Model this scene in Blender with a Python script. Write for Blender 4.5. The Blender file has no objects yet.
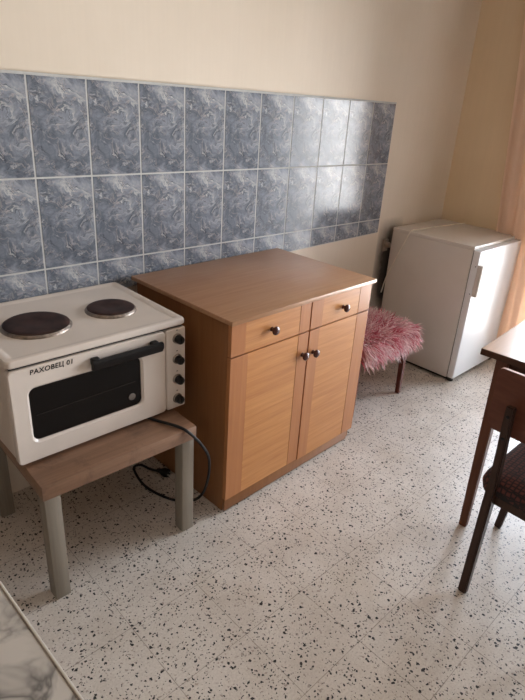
import bpy, bmesh, math, random
from mathutils import Vector, Matrix
random.seed(7)
C = bpy.context.scene.collection
PI = math.pi

# ------------------------------------------------------------------ helpers
def tag(o, label=None, cat=None, group=None, kind=None):
    if label: o['label'] = label
    if cat: o['category'] = cat
    if group: o['group'] = group
    if kind: o['kind'] = kind
    return o

def empty(name, loc=(0, 0, 0), rz=0, **k):
    o = bpy.data.objects.new(name, None)
    o.empty_display_size = .05
    C.objects.link(o)
    o.location = loc
    o.rotation_euler = (0, 0, rz)
    return tag(o, **k)

def obj(name, bm, mat, parent=None, smooth=True, angle=35, **k):
    me = bpy.data.meshes.new(name)
    bmesh.ops.recalc_face_normals(bm, faces=bm.faces)
    bm.to_mesh(me)
    bm.free()
    for m in (mat if isinstance(mat, (list, tuple)) else [mat]):
        me.materials.append(m)
    if smooth:
        for p in me.polygons: p.use_smooth = True
        me.set_sharp_from_angle(angle=math.radians(angle))
    o = bpy.data.objects.new(name, me)
    C.objects.link(o)
    if parent: o.parent = parent
    return tag(o, **k)

def merge(bm, t, mi=0, M=None):
    """append temp bmesh t to bm"""
    me = bpy.data.meshes.new('tmp')
    for f in t.faces: f.material_index = mi
    if M is not None: t.transform(M)
    t.to_mesh(me)
    t.free()
    bm.from_mesh(me)
    bpy.data.meshes.remove(me)
    return bm

def box(bm, x0, x1, y0, y1, z0, z1, bev=0, seg=2, mi=0, M=None):
    t = bmesh.new()
    bmesh.ops.create_cube(t, size=1)
    for v in t.verts:
        v.co = Vector(((x0 + x1) / 2 + v.co.x * (x1 - x0), (y0 + y1) / 2 + v.co.y * (y1 - y0), (z0 + z1) / 2 + v.co.z * (z1 - z0)))
    if bev:
        bmesh.ops.bevel(t, geom=t.edges[:], offset=bev, segments=seg, affect='EDGES', profile=.5)
    return merge(bm, t, mi, M)

def bx(*a, **k):
    return box(bmesh.new(), *a, **k)

def lathe(bm, prof, n=40, M=None, mi=0):
    """prof: list of (r,z), around z"""
    t = bmesh.new()
    rings = []
    for r, z in prof:
        if r < 1e-6:
            rings.append([t.verts.new((0, 0, z))])
        else:
            rings.append([t.verts.new((r * math.cos(2 * PI * i / n), r * math.sin(2 * PI * i / n), z)) for i in range(n)])
    for a, b in zip(rings, rings[1:]):
        for i in range(n):
            j = (i + 1) % n
            if len(a) == 1 and len(b) == 1: continue
            if len(a) == 1: t.faces.new((a[0], b[i], b[j]))
            elif len(b) == 1: t.faces.new((a[i], a[j], b[0]))
            else: t.faces.new((a[i], a[j], b[j], b[i]))
    return merge(bm, t, mi, M)

def tube(bm, pts, r, n=10, mi=0, sub=8):
    """catmull-rom tube through pts"""
    P = [Vector(p) for p in pts]
    Q = []
    for i in range(len(P) - 1):
        p0 = P[max(i - 1, 0)]; p1 = P[i]; p2 = P[i + 1]; p3 = P[min(i + 2, len(P) - 1)]
        for k in range(sub):
            t = k / sub
            Q.append(.5 * ((2 * p1) + (p2 - p0) * t + (2 * p0 - 5 * p1 + 4 * p2 - p3) * t * t + (3 * p1 - p0 - 3 * p2 + p3) * t ** 3))
    Q.append(P[-1])
    t = bmesh.new()
    up = Vector((0, 0, 1))
    rings = []
    prev = None
    for i, q in enumerate(Q):
        d = (Q[min(i + 1, len(Q) - 1)] - Q[max(i - 1, 0)]).normalized()
        if prev is None:
            a = d.cross(up)
            if a.length < .1: a = d.cross(Vector((1, 0, 0)))
        else:
            a = prev - d * prev.dot(d)
        a.normalize(); prev = a
        b = d.cross(a)
        rings.append([t.verts.new(q + r * (math.cos(2 * PI * k / n) * a + math.sin(2 * PI * k / n) * b)) for k in range(n)])
    for A, B in zip(rings, rings[1:]):
        for k in range(n):
            t.faces.new((A[k], A[(k + 1) % n], B[(k + 1) % n], B[k]))
    t.faces.new(rings[0][::-1]); t.faces.new(rings[-1])
    return merge(bm, t, mi)

def bar(bm, sections, bev=.003, mi=0):
    """prism through rectangular sections (cx,cy,z,wx,wy)"""
    t = bmesh.new()
    rings = []
    for cx, cy, z, wx, wy in sections:
        rings.append([t.verts.new((cx + sx * wx / 2, cy + sy * wy / 2, z)) for sx, sy in ((-1, -1), (1, -1), (1, 1), (-1, 1))])
    for A, B in zip(rings, rings[1:]):
        for k in range(4):
            t.faces.new((A[k], A[(k + 1) % 4], B[(k + 1) % 4], B[k]))
    t.faces.new(rings[0][::-1]); t.faces.new(rings[-1])
    bmesh.ops.recalc_face_normals(t, faces=t.faces)
    if bev:
        es = [e for e in t.edges if len(e.link_faces) == 2 and e.calc_face_angle(0) > .6]
        bmesh.ops.bevel(t, geom=es, offset=bev, segments=2, affect='EDGES')
    return merge(bm, t, mi)

def rrect(w, h, r, n=6):
    """rounded rectangle outline, centred"""
    out = []
    for cx, cy, a0 in ((w / 2 - r, h / 2 - r, 0), (-w / 2 + r, h / 2 - r, 90), (-w / 2 + r, -h / 2 + r, 180), (w / 2 - r, -h / 2 + r, 270)):
        for i in range(n + 1):
            a = math.radians(a0 + 90 * i / n)
            out.append((cx + r * math.cos(a), cy + r * math.sin(a)))
    return out

# ------------------------------------------------------------------ materials
class NT:
    def __init__(s, name):
        s.m = bpy.data.materials.new(name); s.m.use_nodes = True
        s.t = s.m.node_tree; s.n = s.t.nodes; s.n.clear()
        s.out = s.n.new('ShaderNodeOutputMaterial')
        s.b = s.n.new('ShaderNodeBsdfPrincipled')
        s.l(s.b.outputs[0], s.out.inputs[0])
    def l(s, a, b): s.t.links.new(a, b)
    def new(s, t, **k):
        n = s.n.new('ShaderNode' + t)
        for a, v in k.items(): setattr(n, a, v)
        return n
    def coord(s, which='Object', scale=(1, 1, 1), rot=(0, 0, 0), loc=(0, 0, 0)):
        c = s.new('TexCoord'); m = s.new('Mapping')
        s.l(c.outputs[which], m.inputs[0])
        m.inputs['Scale'].default_value = scale; m.inputs['Rotation'].default_value = rot; m.inputs['Location'].default_value = loc
        return m.outputs[0]
    def noise(s, vec, scale, detail=4, rough=.5, dist=0):
        n = s.new('TexNoise'); s.l(vec, n.inputs['Vector'])
        n.inputs['Scale'].default_value = scale; n.inputs['Detail'].default_value = detail
        n.inputs['Roughness'].default_value = rough; n.inputs['Distortion'].default_value = dist
        return n
    def ramp(s, fac, stops, interp='LINEAR'):
        r = s.new('ValToRGB'); s.l(fac, r.inputs[0]); e = r.color_ramp.elements
        r.color_ramp.interpolation = interp
        while len(e) < len(stops): e.new(.5)
        for i, (p, c) in enumerate(stops):
            e[i].position = p; e[i].color = tuple(c) + (1,) if len(c) == 3 else c
        return r.outputs[0]
    def math(s, op, a, b=None, c=None):
        n = s.new('Math', operation=op)
        for i, v in enumerate((a, b, c)):
            if v is None: continue
            if isinstance(v, (int, float)): n.inputs[i].default_value = v
            else: s.l(v, n.inputs[i])
        return n.outputs[0]
    def mix(s, fac, a, b, blend='MIX'):
        n = s.new('Mix', data_type='RGBA', blend_type=blend)
        if isinstance(fac, (int, float)): n.inputs[0].default_value = fac
        else: s.l(fac, n.inputs[0])
        for i, v in ((6, a), (7, b)):
            if isinstance(v, (tuple, list)): n.inputs[i].default_value = tuple(v) + (1,)
            else: s.l(v, n.inputs[i])
        return n.outputs[2]
    def base(s, c):
        if isinstance(c, (tuple, list)): s.b.inputs['Base Color'].default_value = tuple(c) + (1,)
        else: s.l(c, s.b.inputs['Base Color'])
    def set(s, **k):
        for a, v in k.items():
            i = s.b.inputs[a.replace('_', ' ')]
            if isinstance(v, (int, float, tuple)): i.default_value = v
            else: s.l(v, i)
    def bump(s, h, strength=.2, dist=.01):
        b = s.new('Bump'); b.inputs['Strength'].default_value = strength; b.inputs['Distance'].default_value = dist
        s.l(h, b.inputs['Height']); s.l(b.outputs[0], s.b.inputs['Normal'])

def plain(name, col, rough=.5, metal=0, var=.06, scale=30, coat=0, bump=0):
    s = NT(name)
    v = s.coord()
    n = s.noise(v, scale, 4)
    s.base(s.ramp(n.outputs[0], [(.3, [c * (1 - var) for c in col]), (.7, [min(1, c * (1 + var)) for c in col])]))
    s.set(Roughness=rough, Metallic=metal)
    if max(col) < .06: s.b.inputs['Specular IOR Level'].default_value = .25
    if coat: s.set(Coat_Weight=coat, Coat_Roughness=.1)
    if bump: s.bump(n.outputs[0], bump, .002)
    return s.m

def wood(name, c1, c2, grain='x', rough=.4, scale=1, coat=0, wear=None, contrast=1):
    s = NT(name)
    sc = {'x': (2, 45, 45), 'y': (45, 2, 45), 'z': (45, 45, 2)}[grain]
    v = s.coord(scale=[a * scale for a in sc])
    n = s.noise(v, 1.0, 5, .6, .6)
    v2 = s.coord(scale=[a * scale * 4 for a in sc])
    n2 = s.noise(v2, 1.0, 3, .6)
    f = s.math('ADD', s.math('MULTIPLY', n.outputs[0], .7), s.math('MULTIPLY', n2.outputs[0], .3))
    col = s.ramp(f, [(.5 - .2 / contrast, c1), (.5 + .2 / contrast, c2)])
    if wear:
        v3 = s.coord()
        w = s.noise(v3, 9, 6, .7, .3)
        col = s.mix(s.ramp(w.outputs[0], [(.5, (0, 0, 0)), (.72, (1, 1, 1))]), col, wear)
    s.base(col)
    s.set(Roughness=rough)
    if max(c2) < .2: s.b.inputs['Specular IOR Level'].default_value = .22
    if coat: s.set(Coat_Weight=coat, Coat_Roughness=.15)
    s.bump(f, .08, .002)
    return s.m

# --- terrazzo floor
GX, GY, GG, GR = -.1824, -.8629, .2559, .007
def terrazzo():
    s = NT('terrazzo_floor')
    v = s.coord(loc=(0, 0, 0))
    nz = s.noise(v, 90, 2)
    dv = s.new('VectorMath', operation='MULTIPLY_ADD')
    s.l(nz.outputs[1], dv.inputs[0]); dv.inputs[1].default_value = (.016, .016, .016); s.l(v, dv.inputs[2])
    fl = s.new('VectorMath', operation='MULTIPLY'); s.l(dv.outputs[0], fl.inputs[0]); fl.inputs[1].default_value = (1, 1, 0)
    base = s.ramp(s.noise(v, 5, 6, .6).outputs[0], [(.3, (.57, .505, .435)), (.7, (.70, .64, .57))])
    fine = s.ramp(s.noise(v, 160, 3, .6).outputs[0], [(.35, (.78, .76, .74)), (.6, (1, 1, 1))])
    col = s.mix(.6, base, fine, 'MULTIPLY')
    for scale, thr, pick, c in ((95, .18, .72, (.42, .35, .29)), (62, .18, .80, (.36, .30, .26)), (120, .24, .82, (.09, .075, .065)), (78, .235, .78, (.020, .018, .018)), (55, .225, .84, (.014, .013, .013))):
        vo = s.new('TexVoronoi', feature='F1', voronoi_dimensions='2D')
        s.l(fl.outputs[0], vo.inputs['Vector']); vo.inputs['Scale'].default_value = scale
        sep = s.new('SeparateColor'); s.l(vo.outputs['Color'], sep.inputs[0])
        on = s.math('GREATER_THAN', sep.outputs[0], pick)
        size = s.math('MULTIPLY_ADD', sep.outputs[1], thr * .75, thr * .5)
        inside = s.math('LESS_THAN', vo.outputs['Distance'], size)
        col = s.mix(s.math('MULTIPLY', on, inside), col, c)
    # joints between the cast tiles
    g = s.new('TexCoord'); mp = s.new('Mapping', vector_type='TEXTURE'); s.l(g.outputs['Object'], mp.inputs[0])
    mp.inputs['Location'].default_value = (GX, GY, 0); mp.inputs['Rotation'].default_value = (0, 0, GR); mp.inputs['Scale'].default_value = (GG, GG, 1)
    sx = s.new('SeparateXYZ'); s.l(mp.outputs[0], sx.inputs[0])
    jn = s.noise(v, 25, 3)
    ds = []
    for a in (0, 1):
        fr = s.math('FRACT', sx.outputs[a])
        ds.append(s.math('MINIMUM', fr, s.math('SUBTRACT', 1, fr)))
    dmin = s.math('MINIMUM', ds[0], ds[1])
    j = s.math('LESS_THAN', dmin, s.math('MULTIPLY_ADD', jn.outputs[0], .012, -.0015))
    jj = s.math('MULTIPLY', j, .6)
    col = s.mix(jj, col, (.17, .13, .10))
    # soiling, with a shape of its own
    d = s.ramp(s.noise(v, 2.2, 6, .65).outputs[0], [(.52, (1, 1, 1)), (.75, (.86, .82, .76))])
    col = s.mix(1, col, d, 'MULTIPLY')
    s.base(col)
    s.set(Roughness=s.math('MULTIPLY_ADD', s.noise(v, 6, 4).outputs[0], .2, .27))
    s.b.inputs['Specular IOR Level'].default_value = .4
    return s.m

def paint(name, c1, c2, soot_shade=False):
    s = NT(name)
    v = s.coord()
    n = s.noise(v, 1.6, 5, .6)
    col = s.ramp(n.outputs[0], [(.3, c1), (.7, c2)])
    vs = s.coord(scale=(60, 60, 3))
    n2 = s.noise(vs, 1, 3)
    col = s.mix(.25, col, s.ramp(n2.outputs[0], [(.3, (.9, .9, .9)), (.7, (1, 1, 1))]), 'MULTIPLY')
    if soot_shade:   # soot, mostly the fridge gap's shade painted into the plaster colour
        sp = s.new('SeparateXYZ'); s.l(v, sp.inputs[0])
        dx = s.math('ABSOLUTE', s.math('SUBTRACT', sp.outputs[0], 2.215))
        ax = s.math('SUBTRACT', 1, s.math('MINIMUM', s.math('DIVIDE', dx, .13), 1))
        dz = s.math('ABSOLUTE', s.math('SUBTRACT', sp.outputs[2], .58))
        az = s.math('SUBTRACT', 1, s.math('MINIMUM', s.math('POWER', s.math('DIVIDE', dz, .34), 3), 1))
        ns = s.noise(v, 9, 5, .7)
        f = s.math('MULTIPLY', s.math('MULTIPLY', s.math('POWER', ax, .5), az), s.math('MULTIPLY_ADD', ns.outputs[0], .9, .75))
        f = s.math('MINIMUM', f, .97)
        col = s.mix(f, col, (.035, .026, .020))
    s.base(col); s.set(Roughness=.75)
    s.bump(n2.outputs[0], .05, .003)
    return s.m

def tile_mat():
    s = NT('blue_marble_tile')
    uv = s.coord('UV', scale=(.207, .327, 1))
    w = s.noise(uv, 7, 4, .55)
    dv = s.new('VectorMath', operation='MULTIPLY_ADD')
    s.l(w.outputs[1], dv.inputs[0]); dv.inputs[1].default_value = (.12, .16, 0); s.l(uv, dv.inputs[2])
    big = s.noise(dv.outputs[0], 8, 7, .66, .8)
    col = s.ramp(big.outputs[0], [(.30, (.070, .084, .108)), (.43, (.165, .19, .232)), (.56, (.28, .312, .365)), (.70, (.46, .49, .53))])
    sm_ = s.noise(uv, 45, 5, .7, 1)
    col = s.mix(.55, col, s.ramp(sm_.outputs[0], [(.3, (.45, .47, .5)), (.62, (1, 1, 1))]), 'MULTIPLY')
    for sc_, cen, wd, amt, c in ((9, .5, .022, .8, (.05, .06, .075)), (17, .46, .022, .6, (.05, .06, .075)), (9, .56, .025, .75, (.66, .66, .64)), (16, .5, .03, .5, (.55, .50, .47))):
        vn = s.noise(dv.outputs[0], sc_, 5, .6, 1.6)
        vm = s.math('ABSOLUTE', s.math('SUBTRACT', vn.outputs[0], cen))
        vf = s.ramp(vm, [(.0, (1, 1, 1)), (wd, (0, 0, 0))])
        gate = s.ramp(s.noise(uv, sc_ + 2, 2).outputs[0], [(.42, (0, 0, 0)), (.58, (1, 1, 1))])
        col = s.mix(s.math('MULTIPLY', s.math('MULTIPLY', vf, gate), amt), col, c)
    s.base(col)
    s.set(Roughness=.17); s.b.inputs['Specular IOR Level'].default_value = .38
    s.bump(s.noise(uv, 14, 2).outputs[0], .05, .004)
    return s.m

def marble_mat():
    s = NT('marbled_worktop')
    v = s.coord()
    w = s.noise(v, 7.5, 4, .5, 1.0)
    m = s.math('ABSOLUTE', s.math('SUBTRACT', w.outputs[0], .5))
    f = s.ramp(m, [(0, (1, 1, 1)), (.035, (.4, .4, .4)), (.08, (0, 0, 0))])
    g = s.ramp(s.noise(v, 5, 3).outputs[0], [(.40, (0, 0, 0)), (.52, (1, 1, 1))])
    col = s.mix(s.math('MULTIPLY', f, g), (.50, .46, .41), (.13, .12, .11))
    s.base(col); s.set(Roughness=.35)
    return s.m

def oak_laminate():
    s = NT('worktop_laminate')
    v = s.coord(scale=(3, 60, 60))
    n = s.noise(v, 1, 5, .6, .5)
    col = s.ramp(n.outputs[0], [(.3, (.36, .18, .09)), (.7, (.45, .25, .135))])
    v2 = s.coord()
    col = s.mix(s.ramp(s.noise(v2, 3, 5, .6).outputs[0], [(.45, (0, 0, 0)), (.8, (.5, .5, .5))]), col, (.42, .27, .17))
    s.base(col)
    s.set(Roughness=s.math('MULTIPLY_ADD', s.noise(v2, 7, 4).outputs[0], .14, .24))
    return s.m

def curtain_mat():
    s = NT('orange_sheer_cloth')
    v = s.coord(scale=(1, 1, 1))
    n = s.noise(v, 300, 2)
    s.n.remove(s.b)
    d = s.new('BsdfDiffuse'); t = s.new('BsdfTranslucent')
    col = s.ramp(n.outputs[0], [(.3, (.88, .70, .56)), (.7, (.93, .76, .62))])
    s.l(col, d.inputs[0]); s.l(col, t.inputs[0])
    m = s.new('MixShader'); m.inputs[0].default_value = .38
    s.l(d.outputs[0], m.inputs[1]); s.l(t.outputs[0], m.inputs[2]); s.l(m.outputs[0], s.out.inputs[0])
    return s.m

def glass_mat(name='window_glass'):
    s = NT(name)
    s.n.remove(s.b)
    g = s.new('BsdfGlossy'); g.inputs['Roughness'].default_value = .02
    t = s.new('BsdfTransparent')
    f = s.new('Fresnel'); f.inputs[0].default_value = 1.45
    m = s.new('MixShader'); s.l(f.outputs[0], m.inputs[0]); s.l(t.outputs[0], m.inputs[1]); s.l(g.outputs[0], m.inputs[2])
    s.l(m.outputs[0], s.out.inputs[0])
    return s.m

def fur_mat():
    s = NT('pink_fur')
    a = s.new('Attribute', attribute_name='tuft')   # x: along strand, y: random per strand
    sp = s.new('SeparateXYZ'); s.l(a.outputs['Vector'], sp.inputs[0])
    root = s.ramp(sp.outputs[1], [(0, (.30, .02, .04)), (.5, (.45, .06, .09)), (1, (.60, .18, .21))])
    tip = s.ramp(sp.outputs[1], [(0, (.50, .05, .09)), (.30, (.66, .20, .25)), (.48, (.84, .66, .66)), (1, (.93, .88, .86))])
    s.base(s.mix(s.math('POWER', sp.outputs[0], .8), root, tip))
    s.set(Roughness=.6)
    return s.m

def fabric_pattern():
    s = NT('maroon_seat_fabric')
    v = s.coord()
    vo = s.new('TexVoronoi', feature='DISTANCE_TO_EDGE'); s.l(v, vo.inputs['Vector']); vo.inputs['Scale'].default_value = 62
    vo.inputs['Randomness'].default_value = .25
    col = s.ramp(vo.outputs[0], [(.06, (.012, .008, .008)), (.2, (.085, .022, .018)), (.5, (.13, .04, .03))])
    s.base(col); s.set(Roughness=.9)
    return s.m

M = {}
M['floor'] = terrazzo()
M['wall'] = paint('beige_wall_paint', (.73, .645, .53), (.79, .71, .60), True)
M['wall2'] = paint('beige_side_paint', (.72, .565, .375), (.77, .62, .43))
M['wall3'] = paint('fill_cut_wall_paint', (.20, .145, .10), (.24, .175, .125))  # unseen walls, colour darkened to cut bounced fill and deepen shadows
M['ceil'] = paint('white_ceiling_paint', (.78, .75, .70), (.82, .79, .74))
M['tile'] = tile_mat()
M['grout'] = plain('pale_grout', (.52, .53, .52), .8, scale=60)
M['marble'] = marble_mat()
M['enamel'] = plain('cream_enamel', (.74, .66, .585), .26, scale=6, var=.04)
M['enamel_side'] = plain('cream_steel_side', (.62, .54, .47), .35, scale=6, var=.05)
M['iron'] = plain('burnt_iron', (.042, .020, .016), .5, scale=25, var=.5, bump=.2)
M['ring'] = plain('stained_steel', (.30, .25, .21), .4, metal=.9, var=.4, scale=60)
M['black'] = plain('black_plastic', (.009, .008, .008), .4, var=.2)
M['rubber'] = plain('black_rubber', (.015, .014, .014), .5, var=.2)
M['darkglass'] = plain('dark_oven_glass', (.006, .005, .005), .12, var=.1)
M['gap'] = plain('dark_gap_seal', (.02, .018, .016), .7)  # one even dark colour for seals, screws, base and plinth
M['print'] = plain('black_print', (.02, .018, .017), .6)
M['oaktop'] = wood('worn_oak_board', (.19, .105, .062), (.30, .170, .105), 'x', .42, wear=(.12, .065, .04))
M['greyleg'] = wood('grey_washed_leg', (.19, .160, .122), (.26, .22, .17), 'z', .55)
M['lam'] = oak_laminate()
M['lamedge'] = wood('laminate_edge', (.36, .18, .085), (.44, .235, .12), 'x', .4)
M['carcass'] = wood('brown_side_panel', (.22, .088, .030), (.29, .125, .045), 'z', .38)
M['veneer'] = wood('oak_veneer_horizontal', (.42, .165, .048), (.56, .26, .088), 'x', .36, contrast=1.3)
M['stile'] = wood('oak_veneer_stile', (.36, .135, .047), (.44, .185, .066), 'z', .36)
M['knob'] = plain('dark_brown_knob', (.06, .018, .013), .22, var=.2)
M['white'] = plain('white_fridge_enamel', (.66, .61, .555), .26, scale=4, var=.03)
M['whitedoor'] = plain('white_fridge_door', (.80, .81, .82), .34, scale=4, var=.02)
M['cord'] = plain('cream_cord', (.74, .68, .58), .5)
M['fur'] = fur_mat()
M['furbase'] = plain('pink_fleece', (.50, .14, .17), .9, var=.3, scale=80)
M['redwood'] = wood('red_brown_leg', (.075, .018, .012), (.15, .04, .025), 'z', .3)
M['tabletop'] = wood('table_top_laminate', (.42, .275, .18), (.50, .345, .235), 'x', .3)
M['tabledark'] = wood('dark_table_edge', (.045, .020, .012), (.075, .034, .02), 'x', .35)
M['tableleg'] = wood('brown_table_leg', (.085, .030, .015), (.135, .052, .026), 'z', .4)
M['chairply'] = wood('brown_plywood_back', (.10, .034, .02), (.15, .055, .032), 'y', .35)
M['plyedge'] = plain('pale_plywood_edge', (.52, .33, .24), .5)
M['chairleg'] = wood('dark_chair_leg', (.028, .014, .009), (.055, .027, .017), 'z', .35)
M['seat'] = fabric_pattern()
M['curtain'] = curtain_mat()
M['glass'] = glass_mat()
M['frame'] = plain('white_door_frame', (.72, .70, .66), .4)
M['steel'] = plain('steel_screw', (.5, .47, .43), .3, metal=1)
M['socket'] = plain('cream_socket_plastic', (.24, .19, .15), .4)

# ------------------------------------------------------------------ room shell
XR = 2.824; XL = -1.55; YF = -3.1; H = 2.7
obj('floor', bx(XL - .15, XR + .15, YF - .15, .15, -.12, 0), M['floor'], smooth=False, kind='structure')
obj('ceiling', bx(XL - .15, XR + .15, YF - .15, .15, H, H + .12), M['ceil'], smooth=False, kind='structure')
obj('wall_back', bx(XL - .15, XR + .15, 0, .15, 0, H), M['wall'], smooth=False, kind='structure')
obj('wall_left', bx(XL - .15, XL, YF, 0, 0, H), M['wall3'], smooth=False, kind='structure')
obj('wall_front', bx(XL - .15, XR + .15, YF - .15, YF, 0, H), M['wall3'], smooth=False, kind='structure')
# right wall with the balcony door opening
DY0, DY1, DZ = -.60, -2.80, 2.15
b = bmesh.new()
box(b, XR, XR + .15, DY0, 0, 0, H); box(b, XR, XR + .15, YF, DY1, 0, H); box(b, XR, XR + .15, DY1, DY0, DZ, H)
obj('wall_right', b, M['wall2'], smooth=False, kind='structure')

# balcony door: two glazed leaves
dr = empty('door_1', (XR + .06, (DY0 + DY1) / 2, 0), kind='structure')
w = abs(DY1 - DY0)
b = bmesh.new()
for y0, y1, z0, z1 in ((-w / 2, -w / 2 + .05, 0, DZ), (w / 2 - .05, w / 2, 0, DZ), (-w / 2 + .05, w / 2 - .05, DZ - .05, DZ)):
    box(b, -.03, .03, y0, y1, z0, z1, .002)
obj('door_frame', b, M['frame'], dr)
for s_ in (-1, 1):
    y0, y1 = (-w / 2 + .052, -.002) if s_ < 0 else (.002, w / 2 - .052)
    b = bmesh.new()
    for a0, a1, z0, z1 in ((y0, y0 + .06, .01, DZ - .055), (y1 - .06, y1, .01, DZ - .055), (y0 + .06, y1 - .06, .01, .13), (y0 + .06, y1 - .06, DZ - .125, DZ - .055)):
        box(b, -.02, .02, a0, a1, z0, z1, .002)
    lf = obj('door_leaf', b, M['frame'], dr)
    obj('pane', bx(-.003, .003, y0 + .058, y1 - .058, .128, DZ - .123), M['glass'], lf, smooth=False)
# ------------------------------------------------------------------ wall tiles
TW, TH, TZ = .207, .3266, 1.5738
TX1 = 10 * TW - .005
b = bmesh.new()
uvl = b.loops.layers.uv.new('UVMap')
g = .0028
for i in range(-8, 10):
    for j in range(3):
        x0 = i * TW + g; x1 = (i + 1) * TW - g
        z1 = TZ - j * TH - g; z0 = TZ - (j + 1) * TH + g
        if x0 < XL: x0 = XL + .002
        za, zc = (.785 + .0265 * x0, .785 + .0265 * x1) if j == 2 else (z0, z0)
        t = [(x0, -.006, za), (x1, -.006, zc), (x1, -.006, z1), (x0, -.006, z1)]
        inn = .0012
        q = [(x0 + inn, -.0075, za + inn), (x1 - inn, -.0075, zc + inn), (x1 - inn, -.0075, z1 - inn), (x0 + inn, -.0075, z1 - inn)]
        bk = [(p[0], -.001, p[2]) for p in t]
        V0 = [b.verts.new(p) for p in q]; V1 = [b.verts.new(p) for p in t]; V2 = [b.verts.new(p) for p in bk]
        F = [b.faces.new(V0)]
        for k in range(4):
            F.append(b.faces.new((V1[k], V1[(k + 1) % 4], V0[(k + 1) % 4], V0[k])))
            F.append(b.faces.new((V2[k], V2[(k + 1) % 4], V1[(k + 1) % 4], V1[k])))
        for f in F:
            for lp in f.loops:
                c = lp.vert.co
                lp[uvl].uv = ((c.x - i * TW) / TW, (c.z - (TZ - (j + 1) * TH)) / TH)
tp = obj('trim_1', b, M['tile'], smooth=False, kind='structure')
b = bmesh.new()
zb = lambda x: .785 + .0265 * x
vv = [b.verts.new((x, y, z)) for x in (XL + .001, TX1) for y in (-.0064, -.0002) for z in (zb(x) - .003, TZ)]
for q in ((0, 1, 5, 4), (2, 3, 7, 6), (0, 2, 6, 4), (1, 3, 7, 5), (0, 1, 3, 2), (4, 5, 7, 6)): b.faces.new([vv[k] for k in q])
box(b, XL + .001, TX1 + .004, -.009, -.0002, TZ, TZ + .006, .001)
obj('grout', b, M['grout'], tp, smooth=False)

# ------------------------------------------------------------------ low oak side table (under the oven)
SX, SY, SW, SZ, ST, SR = -.3185, -.6213, .555, .4642, .0525, -.0106
t = empty('side_table', (SX, SY, 0), SR, label='low oak-topped side table with grey square legs carrying the mini oven', cat='table')
obj('tabletop', bx(0, SW, 0, SW, SZ - ST, SZ, .003), M['oaktop'], t)
for (x, y) in ((.004, .004), (SW - .058, .004), (.004, SW - .054), (SW - .058, SW - .054)):
    obj('leg', bx(x, x + .05, y, y + .05, 0, SZ - ST - .0005, .0025), M['greyleg'], t)

# ------------------------------------------------------------------ mini oven with two hotplates
OX, OY, OW, OD, OH = -.3325, -.5006, .6150, .486, .3640
ov = empty('electric_mini_oven', (OX, OY, SZ), .0091, label='cream countertop oven with two round hotplates on the low table', cat='oven')
FZ = .011
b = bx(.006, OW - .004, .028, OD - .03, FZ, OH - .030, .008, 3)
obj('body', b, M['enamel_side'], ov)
b = bmesh.new()   # hob plate: raised rim with a shallow sunken top
def hob():
    t = bmesh.new()
    z0, z1 = OH - .024, OH
    rings = []
    for ins, z in ((.004, z0), (0, z0 + .005), (0, z1 - .006), (.003, z1 - .001), (.008, z1), (.020, z1), (.027, z1 - .004), (.034, z1 - .005)):
        o = rrect(OW - 2 * ins, OD - 2 * ins, max(.016 - ins * .2, .006), 5)
        rings.append([t.verts.new((OW / 2 + x, OD / 2 + y, z)) for x, y in o])
    for A, B in zip(rings, rings[1:]):
        for k in range(len(A)): t.faces.new((A[k], A[(k + 1) % len(A)], B[(k + 1) % len(A)], B[k]))
    t.faces.new(rings[-1]); t.faces.new(rings[0][::-1])
    return t
merge(b, hob())
obj('hob_plate', b, M['enamel'], ov)
obj('seal', bx(.010, OW - .010, .010, OD - .034, OH - .0305, OH - .0238), M['gap'], ov, smooth=False)
for (hx, hy, hr) in ((.182, .222, .106), (.448, .222, .086)):
    Mx = Matrix.Translation((hx, hy, OH - .005))
    b = lathe(bmesh.new(), [(0, .0), (hr - .004, .0), (hr - .004, .011), (hr - .008, .0135), (hr - .02, .014), (hr * .35, .0135), (hr * .3, .0125), (0, .0125)], 56, Mx)
    hp = obj('hotplate', b, M['iron'], ov)
    b = lathe(bmesh.new(), [(hr - .005, 0), (hr + .004, 0), (hr + .0035, .003), (hr + .001, .006), (hr - .002, .010), (hr - .0045, .010)], 56, Mx)
    obj('ring', b, M['ring'], hp)
# door
DX1 = .530
def front_panel(w, h, hole, r=.014, depth=.024):
    """rounded slab in xz, front at y=0, with optional rounded hole"""
    t = bmesh.new()
    hx, hz, hw, hhh = hole if hole else (0, 0, 0, 0)
    outer = [(w / 2 + x, h / 2 + z) for x, z in rrect(w, h, r, 6)]
    def ring(pts, y): return [t.verts.new((x, y, z)) for x, z in pts]
    def bridge(A, B):
        for k in range(len(A)): t.faces.new((A[k], A[(k + 1) % len(A)], B[(k + 1) % len(A)], B[k]))
    o2 = [(w / 2 + x, h / 2 + z) for x, z in rrect(w - .006, h - .006, max(r - .003, .002), 6)]
    R0 = ring(outer, depth); R1 = ring(outer, .004); R2 = ring(o2, 0)
    bridge(R0, R1); bridge(R1, R2)
    if hole:
        i1 = [(hx + x, hz + z) for x, z in rrect(hw + .014, hhh + .014, .028, 6)]
        i2 = [(hx + x, hz + z) for x, z in rrect(hw, hhh, .022, 6)]
        S1 = ring(i1, 0); S2 = ring(i2, .006)
        bridge(R2, S1); bridge(S1, S2)
        S3 = ring(i2, depth); bridge(S2, S3); bridge(S3, R0)
    else:
        t.faces.new(R2); t.faces.new(R0[::-1])
    return t
dh = OH - .032 - FZ
hole = (.243, .170 - FZ, .378, .182)
b = bmesh.new(); merge(b, front_panel(DX1, dh, hole), 0, Matrix.Translation((0, 0, FZ)))
door = obj('oven_door', b, M['enamel'], ov)
b = bx(.243 - .189, .243 + .189, .010, .018, .170 - .091, .170 + .091)
obj('window', b, M['darkglass'], door, smooth=False)
b = tube(bmesh.new(), [(.07, .0085, .165), (.25, .0085, .169), (.41, .0085, .172)], .0012, 6)
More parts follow.
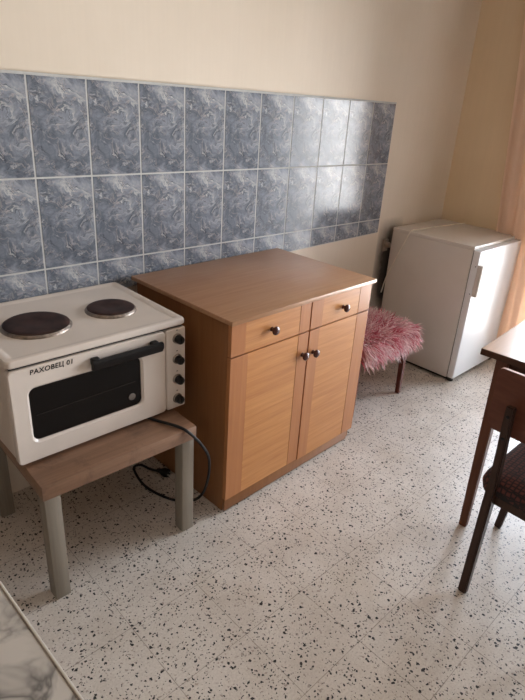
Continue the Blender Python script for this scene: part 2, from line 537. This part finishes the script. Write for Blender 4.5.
obj('rack', b, plain('dim_rack_steel', (.05, .045, .04), .4, .5), door)
b = lathe(bmesh.new(), [(0, 0), (.011, 0), (.013, .001), (.013, .003), (.009, .004), (.008, .002), (0, .002)], 24, Matrix.Translation((.395, .0095, .117)) @ Matrix.Rotation(PI / 2, 4, 'X'))
obj('thermometer', b, plain('dull_dial', (.22, .20, .18), .4, .3), door)
# handle: black bar with two mounting lugs
b = bmesh.new()
t_ = bmesh.new()
prof = [(-.006, -.026), (-.008, .004), (-.014, .009), (-.022, .009), (-.028, .003), (-.028, -.010), (-.018, -.028)]
vs = [[t_.verts.new((x, y, z)) for y, z in prof] for x in (.248, .506)]
for k in range(len(prof)):
    t_.faces.new((vs[0][k], vs[1][k], vs[1][(k + 1) % len(prof)], vs[0][(k + 1) % len(prof)]))
t_.faces.new(vs[0]); t_.faces.new(vs[1][::-1])
bmesh.ops.bevel(t_, geom=t_.edges[:], offset=.0015, segments=2, affect='EDGES')
merge(b, t_, 0, Matrix.Translation((0, 0, .297)))
for x in (.262, .478):
    box(b, x - .014, x + .014, -.020, .001, .287, .312, .006, 3)
obj('handle', b, M['black'], door)
# printed name
def text(body, size, mat, parent, loc, name):
    cu = bpy.data.curves.new(name, 'FONT'); cu.body = body; cu.size = size; cu.extrude = .0003; cu.shear = .12; cu.space_character = 1.10; cu.offset = .0005
    o = bpy.data.objects.new(name, cu); C.objects.link(o)
    dg = bpy.context.evaluated_depsgraph_get()
    me = bpy.data.meshes.new_from_object(o.evaluated_get(dg))
    bpy.data.objects.remove(o)
    me.transform(Matrix.Rotation(PI / 2, 4, 'X'))
    me.materials.clear(); me.materials.append(mat)
    m = bpy.data.objects.new(name, me); C.objects.link(m); m.parent = parent; m.location = loc
    return m
text('PAXOBEЦ 01', .0215, M['print'], door, (.062, -.0004, .3090), 'printed_name')
# control panel
b = bmesh.new(); merge(b, front_panel(OW - DX1 - .004, dh, None, .008), 0, Matrix.Translation((DX1 + .003, 0, FZ)))
pan = obj('control_panel', b, M['enamel'], ov)
for i, z in enumerate((.294, .214, .133, .053)):
    Mx = Matrix.Translation((.577, 0, z)) @ Matrix.Rotation(PI / 2, 4, 'X')
    b = lathe(bmesh.new(), [(0, .006), (.0155, .006), (.0155, .022), (.014, .027), (.010, .028), (0, .028)], 32, Mx)
    box(b, .5745, .5795, -.032, -.024, z - .012, z + .012, .0015)
    k = obj('knob', b, M['black'], pan)
    b = lathe(bmesh.new(), [(0, 0), (.019, 0), (.019, .004), (.0165, .0065), (0, .0065)], 32, Mx)
    obj('dial_ring', b, M['ring'], k)
    b = bx(.574, .580, -.0006, .0002, z + .030, z + .033)
    obj('mark', b, M['print'], k, smooth=False)
for x in (.05, OW - .06):
    for y in (.06, OD - .08):
        obj('foot', lathe(bmesh.new(), [(0, 0), (.013, 0), (.015, .004), (.015, FZ + .004), (0, FZ + .004)], 20, Matrix.Translation((x, y, 0))), M['rubber'], ov)
# mains cable: leaves under the body, hangs in front of the right leg and coils back under the table
def loc(o, p):
    Mi = (Matrix.Translation(o.location) @ Matrix.Rotation(o.rotation_euler.z, 4, 'Z')).inverted()
    return tuple(Mi @ Vector(p))
cab = [(.05, -.28, .474), (.10, -.42, .472), (.14, -.52, .4705), (.176, -.60, .471), (.20, -.637, .452), (.245, -.645, .39), (.285, -.64, .31), (.30, -.62, .20), (.30, -.58, .09), (.29, -.51, .02), (.25, -.45, .009), (.22, -.37, .008), (.21, -.28, .008), (.235, -.17, .008), (.27, -.17, .010), (.285, -.22, .012), (.305, -.265, .016)]
b = tube(bmesh.new(), [loc(ov, p) for p in cab], .0055, 10)
pc = obj('power_cable', b, M['rubber'], ov)
Mx = Matrix.Translation(loc(ov, (.305, -.265, .020))) @ Matrix.Rotation(-1.15, 4, 'Z') @ Matrix.Rotation(PI / 2, 4, 'Y')
b = lathe(bmesh.new(), [(0, -.01), (.008, -.01), (.012, .01), (.019, .022), (.019, .045), (.017, .048), (0, .048)], 20, Mx)
pl = obj('plug', b, M['black'], pc)
b = bmesh.new()
for s_ in (-1, 1): lathe(b, [(0, .047), (.0024, .047), (.0024, .064), (0, .066)], 10, Mx @ Matrix.Translation((0, s_ * .0095, 0)))
obj('pin', b, M['steel'], pl)

# ------------------------------------------------------------------ kitchen base cabinet
KX, KY, KR, KW, KD, KZ = .3560, -.6618, .0360, .8660, .624, .8500
kc = empty('kitchen_base_cabinet', (KX, KY, 0), KR, label='brown oak two-door two-drawer base cabinet beside the mini oven', cat='cabinet')
# local frame: x along the front, y to the wall; y=0 is the worktop's front edge
wt = obj('worktop', bx(0, KW, 0, KD, KZ - .018, KZ, .0025), M['lam'], kc)
X0, X1, Y0 = .014, KW - .010, .016
b = bmesh.new()
box(b, X0, X0 + .016, Y0 + .020, KD - .02, 0.004, KZ - .0182, .001)
box(b, X1 - .016, X1, Y0 + .020, KD - .02, 0.004, KZ - .0182, .001)
box(b, X0 + .016, X1 - .016, KD - .03, KD - .022, .05, KZ - .0182)
box(b, X0 + .016, X1 - .016, Y0 + .05, KD - .03, .060, .076)
box(b, X0 + .016, X1 - .016, Y0 + .022, KD - .03, .700, .712)
box(b, (X0 + X1) / 2 - .008, (X0 + X1) / 2 + .008, Y0 + .022, KD - .03, .712, KZ - .0182)
obj('carcass', b, M['carcass'], kc, smooth=False)
obj('plinth', bx(X0 + .002, X1 - .03, Y0 + .006, Y0 + .0195, .008, .062, .001), M['carcass'], kc)
XM = .443
def knob(parent, x, z):
    Mx = Matrix.Translation((x, Y0, z)) @ Matrix.Rotation(PI / 2, 4, 'X')
    b = lathe(bmesh.new(), [(0, 0), (.0095, 0), (.008, .004), (.007, .010), (.009, .013), (.015, .016), (.0175, .021), (.0165, .026), (.010, .030), (0, .031)], 28, Mx)
    obj('knob', b, M['knob'], parent)
def panel(name, x0, x1, z0, z1, stl, str_, kx, kz, label=None):
    p = obj(name, bx(x0 + stl + .0006, x1 - str_ - .0006, Y0 + .001, Y0 + .0185, z0, z1), M['veneer'], kc, smooth=False, label=label)
    obj('stile', bx(x0, x0 + stl, Y0, Y0 + .0188, z0, z1, .0008, 1), M['stile'], p)
    obj('stile', bx(x1 - str_, x1, Y0, Y0 + .0188, z0, z1, .0008, 1), M['stile'], p)
    knob(p, kx, kz)
    return p
ZD = .700
panel('drawer', X0, XM - .0035, ZD + .003, KZ - .0195, .070, .062, .217, .765)
panel('drawer', XM + .0035, X1, ZD + .003, KZ - .0195, .072, .085, .655, .758)
panel('door', X0, XM - .0035, .066, ZD - .003, .085, .062, XM - .034, .602)
panel('door', XM + .0035, X1, .060, ZD - .003, .062, .085, XM + .034, .595)
for x in (X0 + .012, X1 - .022):
    obj('foot', bx(x - .010, x + .014, Y0 + .024, Y0 + .05, 0, .0042, .001), M['rubber'], kc)

# ------------------------------------------------------------------ fridge
FX, FY, FR, FW, FD, FH = 2.2068, -.6264, .0106, .5850, .5985, .8616
fr = empty('small_fridge', (FX, FY, 0), FR, label='small white under-counter fridge in the corner by the curtain', cat='fridge')
DT = .042
b = bmesh.new()
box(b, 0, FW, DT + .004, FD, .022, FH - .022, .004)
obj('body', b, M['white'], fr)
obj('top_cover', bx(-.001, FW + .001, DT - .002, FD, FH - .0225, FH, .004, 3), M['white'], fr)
obj('gasket', bx(.008, FW - .008, DT - .001, DT + .009, .045, FH - .024), M['gap'], fr, smooth=False)
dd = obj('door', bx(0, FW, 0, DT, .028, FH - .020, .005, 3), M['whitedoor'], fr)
b = bmesh.new()
tt = bmesh.new()
o = [(0, 0), (.0, -.026), (.006, -.030), (.022, -.030), (.030, -.022), (.034, 0)]
za, zb = .575, .762
A = [tt.verts.new((x, y, za)) for x, y in o]; B = [tt.verts.new((x, y, zb)) for x, y in o]
for k in range(len(o)): tt.faces.new((A[k], A[(k + 1) % len(o)], B[(k + 1) % len(o)], B[k]))
tt.faces.new(A[::-1]); tt.faces.new(B)
bmesh.ops.bevel(tt, geom=tt.edges[:], offset=.002, segments=2, affect='EDGES')
merge(b, tt)
obj('handle', b, M['white'], dd)
for z in (za + .012, zb - .010):
    b = lathe(bmesh.new(), [(0, 0), (.003, 0), (.003, .001), (0, .0012)], 12, Matrix.Translation((-.0002, .012, z)) @ Matrix.Rotation(-PI / 2, 4, 'Y'))
    obj('screw', b, M['gap'], dd)
b = bx(FW - .055, FW - .006, .006, DT + .010, FH - .0205, FH - .0165, .001)
lathe(b, [(0, 0), (.007, 0), (.007, .008), (.004, .010), (0, .010)], 16, Matrix.Translation((FW - .022, .018, FH - .017)))
lathe(b, [(0, 0), (.004, 0), (.004, .006), (0, .006)], 16, Matrix.Translation((FW - .044, .034, FH - .017)))
obj('hinge', b, M['steel'], fr)
obj('base', bx(.012, FW - .012, .02, FD - .02, .008, .0225), M['gap'], fr, smooth=False)
for x in (.03, FW - .03):
    for y in (.03, FD - .04):
        obj('foot', lathe(bmesh.new(), [(0, 0), (.018, 0), (.018, .012), (0, .012)], 16, Matrix.Translation((x, y, 0))), M['rubber'], fr)

# cord draped over the fridge
zt = FH + .0042
pts = [(2.203, -.008, .42), (2.201, -.028, .52), (2.200, -.055, .60), (2.199, -.085, .68), (2.199, -.12, .77), (2.200, -.148, .84), (2.216, -.16, zt + .0015), (2.27, -.163, zt), (2.36, -.168, zt), (2.52, -.178, zt), (2.66, -.19, zt), (2.785, -.205, zt)]
tag(obj('power_cord', tube(bmesh.new(), pts, .0040, 8), M['cord']), 'thin cream cord draped over the top and side of the fridge', 'cord')

# wall socket with plug
so = empty('wall_socket', (2.168, -.001, .745), label='cream wall socket with a plug between the tiles and the fridge', cat='socket')
obj('plate', bx(-.026, .026, -.012, 0, -.038, .038, .003, 3), M['socket'], so)
b = lathe(bmesh.new(), [(0, 0), (.019, 0), (.019, .016), (.015, .03), (.006, .036), (0, .036)], 24, Matrix.Translation((0, -.011, .006)) @ Matrix.Rotation(PI / 2, 4, 'X'))
obj('plug', b, M['socket'], so)

# ------------------------------------------------------------------ pink fluffy stool
PX0, PX1, PY0, PY1, PZ = 1.355, 1.838, -.510, -.130, .425
cx, cy = (PX0 + PX1) / 2, (PY0 + PY1) / 2
ps = empty('fluffy_stool', (cx, cy, 0), label='small stool with shaggy pink fur seat between cabinet and fridge', cat='stool')
hw, hd = (PX1 - PX0) / 2, (PY1 - PY0) / 2
for sx, sy in ((-1, -1), (1, -1), (-1, 1), (1, 1)):
    x, y = sx * (hw - .024), sy * (hd - .03)
    b = bar(bmesh.new(), [(x + sx * .006, y + sy * .006, 0, .026, .026), (x, y, .385, .036, .036)], .004)
    obj('leg', b, M['redwood'], ps)
obj('seat', bx(-hw, hw, -hd, hd, .37, PZ, .025, 4), M['furbase'], ps)
b = bmesh.new()
at = b.verts.layers.float_vector.new('tuft')
rnd = random.Random(3)
def tuft(p, d, L, wd):
    d = Vector(d).normalized(); r = rnd.random()
    side = d.cross(Vector((rnd.uniform(-1, 1), rnd.uniform(-1, 1), rnd.uniform(-1, 1)))).normalized()
    s2 = d.cross(side)
    p = Vector(p); prev = None
    rr = min(1, max(0, r * .55 + .45 * (.5 + .5 * math.sin(p.x * 38 + 2 * math.sin(p.y * 31)) * math.cos(p.z * 40 + p.y * 33))))
    curl = Vector((rnd.uniform(-.6, .6), rnd.uniform(-.6, .6), rnd.uniform(-.3, .3)))
    N = 5
    for k in range(N):
        f = k / (N - 1)
        wk = wd * (1 - f) ** .6 if k < N - 1 else 0
        if k:
            d = (d + Vector((0, 0, -.42)) * (L / .08) * .5 + curl * .22).normalized()
            p = p + d * (L / (N - 1))
        # keep strands clear of the neighbours
        p.x = max(p.x, 1.262 - cx)
        if k < N - 1:
            ring = [b.verts.new(p + side * wk), b.verts.new(p - side * wk * .5 + s2 * wk * .87), b.verts.new(p - side * wk * .5 - s2 * wk * .87)]
        else:
            ring = [b.verts.new(p)]
        for v in ring: v[at] = (f, rr, 0)
        if prev:
            if len(ring) == 3:
                for q in range(3): b.faces.new((prev[q], prev[(q + 1) % 3], ring[(q + 1) % 3], ring[q]))
            else:
                for q in range(3): b.faces.new((prev[q], prev[(q + 1) % 3], ring[0]))
        prev = ring
for i in range(2600):
    u, v = rnd.uniform(-1, 1), rnd.uniform(-1, 1)
    x, y = u * hw, v * hd
    tuft((x, y, PZ - .006), (u * .9 + rnd.uniform(-.5, .5), v * .9 + rnd.uniform(-.5, .5), .75), rnd.uniform(.045, .085), rnd.uniform(.0022, .0046))
for i in range(3000):
    a = rnd.uniform(0, 4); s_ = int(a); u = (a - s_) * 2 - 1
    x, y, nx, ny = [(u * hw, -hd, 0, -1), (hw, u * hd, 1, 0), (u * hw, hd, 0, 1), (-hw, u * hd, -1, 0)][s_]
    z = rnd.uniform(.345, PZ)
    tuft((x * .985, y * .985, z), (nx + rnd.uniform(-.5, .5), ny + rnd.uniform(-.5, .5), rnd.uniform(-.5, .45)), rnd.uniform(.06, .11), rnd.uniform(.0022, .0046))
obj('fur_cover', b, M['fur'], ps, kind='stuff')

# ------------------------------------------------------------------ dining table (right)
TBX, TBY, TBR, TBZ = 1.086, -1.221, math.radians(4), .77
tb = empty('dining_table', (TBX, TBY, 0), TBR, label='light brown topped table with dark edge and tapered legs at the right', cat='table')
LX, LY = 1.15, .75
b = bx(0, LX, -LY, 0, TBZ - .026, TBZ - .0012, .001)
obj('table_edge', b, M['tabledark'], tb)
obj('tabletop', bx(.0015, LX - .0015, -LY + .0015, -.0015, TBZ - .0013, TBZ, .0004, 1), M['tabletop'], tb)
b = bmesh.new()
for x0, x1, y0, y1 in ((.06, LX - .06, -.085, -.067), (.06, LX - .06, -LY + .067, -LY + .085), (.04, .058, -LY + .085, -.085), (LX - .058, LX - .04, -LY + .085, -.085)):
    box(b, x0, x1, y0, y1, TBZ - .105, TBZ - .0262, .001)
obj('apron', b, M['tabledark'], tb)
def tb_leg(xt, yt, xf, yf):
    return bar(bmesh.new(), [(xf, yf, 0, .030, .030), (xt, yt, TBZ - .0265, .045, .045)], .003)
for sx in (0, 1):
    for sy in (0, 1):
        xt = .042 if not sx else LX - .042; yt = -.078 if not sy else -LY + .078
        xf = -.002 if not sx else LX + .002; yf = -.098 if not sy else -LY + .098
        obj('leg', tb_leg(xt, yt, xf, yf), M['tableleg'], tb)

# ------------------------------------------------------------------ chair (back towards the camera)
ch = empty('dining_chair', (.985, -1.655, 0), 0, label='dark wooden chair with maroon patterned seat tucked at the table', cat='chair')
c0 = Vector((.985, -1.655, 0))
HWc = .165
for s_ in (1, -1):
    y = s_ * HWc
    b = bmesh.new()
    t = bmesh.new()
    secs = [(.775, 0, .026), (.779, .20, .032), (.782, .40, .036), (.782, .50, .034), (.772, .60, .030), (.758, .70, .026), (.752, .768, .022)]
    rings = []
    for x, z, wx in secs:
        wy = .030 if z < .45 else .026
        rings.append([t.verts.new((x - c0.x + a * wx / 2, y + q * wy / 2, z)) for a, q in ((-1, -1), (1, -1), (1, 1), (-1, 1))])
    for A, B in zip(rings, rings[1:]):
        for k in range(4): t.faces.new((A[k], A[(k + 1) % 4], B[(k + 1) % 4], B[k]))
    t.faces.new(rings[0][::-1]); t.faces.new(rings[-1])
    bmesh.ops.recalc_face_normals(t, faces=t.faces)
    bmesh.ops.bevel(t, geom=[e for e in t.edges if e.calc_face_angle(0) > .6], offset=.004, segments=2, affect='EDGES')
    merge(b, t)
    lg = obj('rear_leg', b, M['chairleg'], ch)
    for z, x in ((.735, .742), (.655, .749)):
        sb = lathe(bmesh.new(), [(0, 0), (.006, 0), (.006, .002), (.003, .004), (0, .004)], 14, Matrix.Translation((x - c0.x + .002, y, z)) @ Matrix.Rotation(-PI / 2, 4, 'Y'))
        obj('bolt', sb, M['black'], lg)
    b = bar(bmesh.new(), [(1.195 - c0.x, y + s_ * .070, 0, .026, .026), (1.17 - c0.x, y + s_ * .030, .415, .036, .036)], .004)
    obj('front_leg', b, M['chairleg'], ch)
b = bmesh.new()
for y in (-HWc, HWc): box(b, -.19, .18, y - .010, y + .010, .395, .424, .002)
box(b, .165, .185, -HWc, HWc, .395, .424, .002); box(b, -.20, -.18, -HWc, HWc, .395, .424, .002)
obj('seat_rail', b, M['chairleg'], ch)
# upholstered seat, rounded plan and crowned
t = bmesh.new()
rings = []
for ins, z in ((.006, .404), (.0, .412), (-.006, .435), (.0, .456), (.012, .466), (.035, .472), (.08, .475)):
    o = rrect(.42 - 2 * ins, .44 - 2 * ins, .07 - min(ins, .05), 8)
    rings.append([t.verts.new((x + .015, y, z)) for x, y in o])
for A, B in zip(rings, rings[1:]):
    for k in range(len(A)): t.faces.new((A[k], A[(k + 1) % len(A)], B[(k + 1) % len(A)], B[k]))
t.faces.new(rings[0][::-1]); t.faces.new(rings[-1])
obj('seat', t, M['seat'], ch)
# curved plywood backrest, pale bare edge
def backrest():
    t = bmesh.new()
    W, Hh, th = .485, .225, .012
    NX = 28
    o = rrect(W, Hh, .025, 8)
    def P(u, v, dd):
        x = .795 - c0.x - .018 * (1 - (u / (W / 2)) ** 2) - .06 * (v / Hh) * .5 + dd
        return (x, u, .752 + v)
    F0 = [t.verts.new(P(u, v, 0)) for u, v in o]; F1 = [t.verts.new(P(u, v, th)) for u, v in o]
    n = len(o)
    rows = 10
    # grid fill: strips between matching left and right outline points
    for k in range(n):
        f = t.faces.new((F0[k], F0[(k + 1) % n], F1[(k + 1) % n], F1[k])); f.material_index = 1
    for R, dd in ((F0, 0), (F1, th)):
        # scale rings inward
        prev = R
        for s_ in (.9, .75, .55, .3, .1):
            ring = [t.verts.new(P(u * s_, v * s_, dd)) for u, v in o]
            for k in range(n): t.faces.new((prev[k], prev[(k + 1) % n], ring[(k + 1) % n], ring[k]))
            prev = ring
        t.faces.new(prev)
    return t
obj('backrest', backrest(), [M['chairply'], M['plyedge']], ch)

# ------------------------------------------------------------------ marbled counter at the lower left
mc = empty('marble_top_counter', (-1.062, -1.6, 0), .045, label='marble-patterned counter top at the lower left corner', cat='counter')
obj('worktop', bx(-.44, .47, -.75, .75, .765, .80, .004, 3), M['marble'], mc)
obj('edge_strip', bx(.4702, .4745, -.75, .75, .764, .8012, .0015), plain('pale_edge_strip', (.66, .62, .56), .4), mc)
b = bmesh.new()
box(b, -.42, .40, -.72, .72, .08, .7645, .002)
obj('cabinet_body', b, M['frame'], mc)
obj('plinth', bx(-.41, .36, -.70, .70, 0, .08), M['gap'], mc, smooth=False)

# ------------------------------------------------------------------ curtain
b = bmesh.new()
NU, NV = 110, 24
grid = []
for j in range(NV + 1):
    fz = j / NV
    z = .03 + fz * 2.55
    yl = -.50 + .22 * max(0, min(1, (z - .3) / 2.2)); yr = -.80 + .03 * fz
    row = []
    for i in range(NU + 1):
        u = i / NU
        y = yl + (yr - yl) * u
        x = 2.752 + (.009 + .004 * math.sin(3 * u + 1)) * math.sin(u * 2 * PI * 4.5 + .5 * math.sin(3 * fz + u * 4)) + .003 * math.sin(u * 47 + fz * 2)
        # pinched between the fridge and the wall low down
        k = max(0, min(1, (z - .89) / .25)); k = 1 - (1 - k) * max(0, min(1, (-.66 - y) / .10))
        x = (2.811 + (x - 2.752) * .22) * (1 - k) + min(x, 2.788) * k
        row.append(b.verts.new((x, y, z)))
    grid.append(row)
for j in range(NV):
    for i in range(NU):
        b.faces.new((grid[j][i], grid[j][i + 1], grid[j + 1][i + 1], grid[j + 1][i]))
cu = obj('curtain', b, M['curtain'], label='peach orange curtain hanging by the wall beyond the fridge', cat='curtain')
sm = cu.modifiers.new('t', 'SOLIDIFY'); sm.thickness = .0015

# ------------------------------------------------------------------ camera
cxx, cyy, czz, yaw, pitch, roll, f, cu_, cv_ = -.7775, -1.9896, 1.5619, .7976, -.4166, .0764, 550.8178, 15.0785, -8.7459
F_ = Vector((math.sin(yaw) * math.cos(pitch), math.cos(yaw) * math.cos(pitch), math.sin(pitch)))
R_ = F_.cross(Vector((0, 0, 1))).normalized(); U_ = R_.cross(F_)
c_, s_ = math.cos(roll), math.sin(roll)
R2, U2 = c_ * R_ + s_ * U_, -s_ * R_ + c_ * U_
cam = bpy.data.cameras.new('camera')
co = bpy.data.objects.new('camera', cam); C.objects.link(co)
mw = Matrix((R2, U2, -F_)).transposed().to_4x4(); mw.translation = (cxx, cyy, czz)
co.matrix_world = mw
cam.sensor_fit = 'HORIZONTAL'; cam.sensor_width = 36; cam.lens = f / 525 * 36
cam.shift_x = -cu_ / 525; cam.shift_y = cv_ / 525
cam.clip_start = .02
bpy.context.scene.camera = co

# ------------------------------------------------------------------ light: daylight through the balcony door
w = bpy.data.worlds.new('world'); bpy.context.scene.world = w; w.use_nodes = True
nt = w.node_tree; nt.nodes.clear()
o = nt.nodes.new('ShaderNodeOutputWorld'); bg = nt.nodes.new('ShaderNodeBackground')
tc = nt.nodes.new('ShaderNodeTexCoord'); sp = nt.nodes.new('ShaderNodeSeparateXYZ'); rp = nt.nodes.new('ShaderNodeValToRGB')
nt.links.new(tc.outputs['Generated'], sp.inputs[0]); nt.links.new(sp.outputs[2], rp.inputs[0])
e = rp.color_ramp.elements
e[0].position = 0; e[0].color = (.97, .96, .96, 1); e[1].position = .40; e[1].color = (.76, .87, 1.03, 1)
nt.links.new(rp.outputs[0], bg.inputs[0]); bg.inputs[1].default_value = 20.5
nt.links.new(bg.outputs[0], o.inputs[0])

def portal(name, loc, rot, sx, sy):
    l = bpy.data.lights.new(name, 'AREA'); l.shape = 'RECTANGLE'; l.size = sx; l.size_y = sy
    l.cycles.is_portal = True
    p = bpy.data.objects.new(name, l); C.objects.link(p); p.location = loc; p.rotation_euler = rot
portal('door_portal', (XR + .16, (DY0 + DY1) / 2, DZ / 2), (0, PI / 2, 0), DZ, abs(DY1 - DY0))


sc = bpy.context.scene
sc.view_settings.view_transform = 'Standard'
sc.view_settings.look = 'None'
sc.view_settings.gamma = 1
sc.view_settings.exposure = 0
sc.view_settings.use_curve_mapping = False
sc.cycles.use_denoising = True
sc.cycles.max_bounces = 10
sc.cycles.diffuse_bounces = 6
sc.cycles.transparent_max_bounces = 8
sc.cycles.sample_clamp_indirect = 6
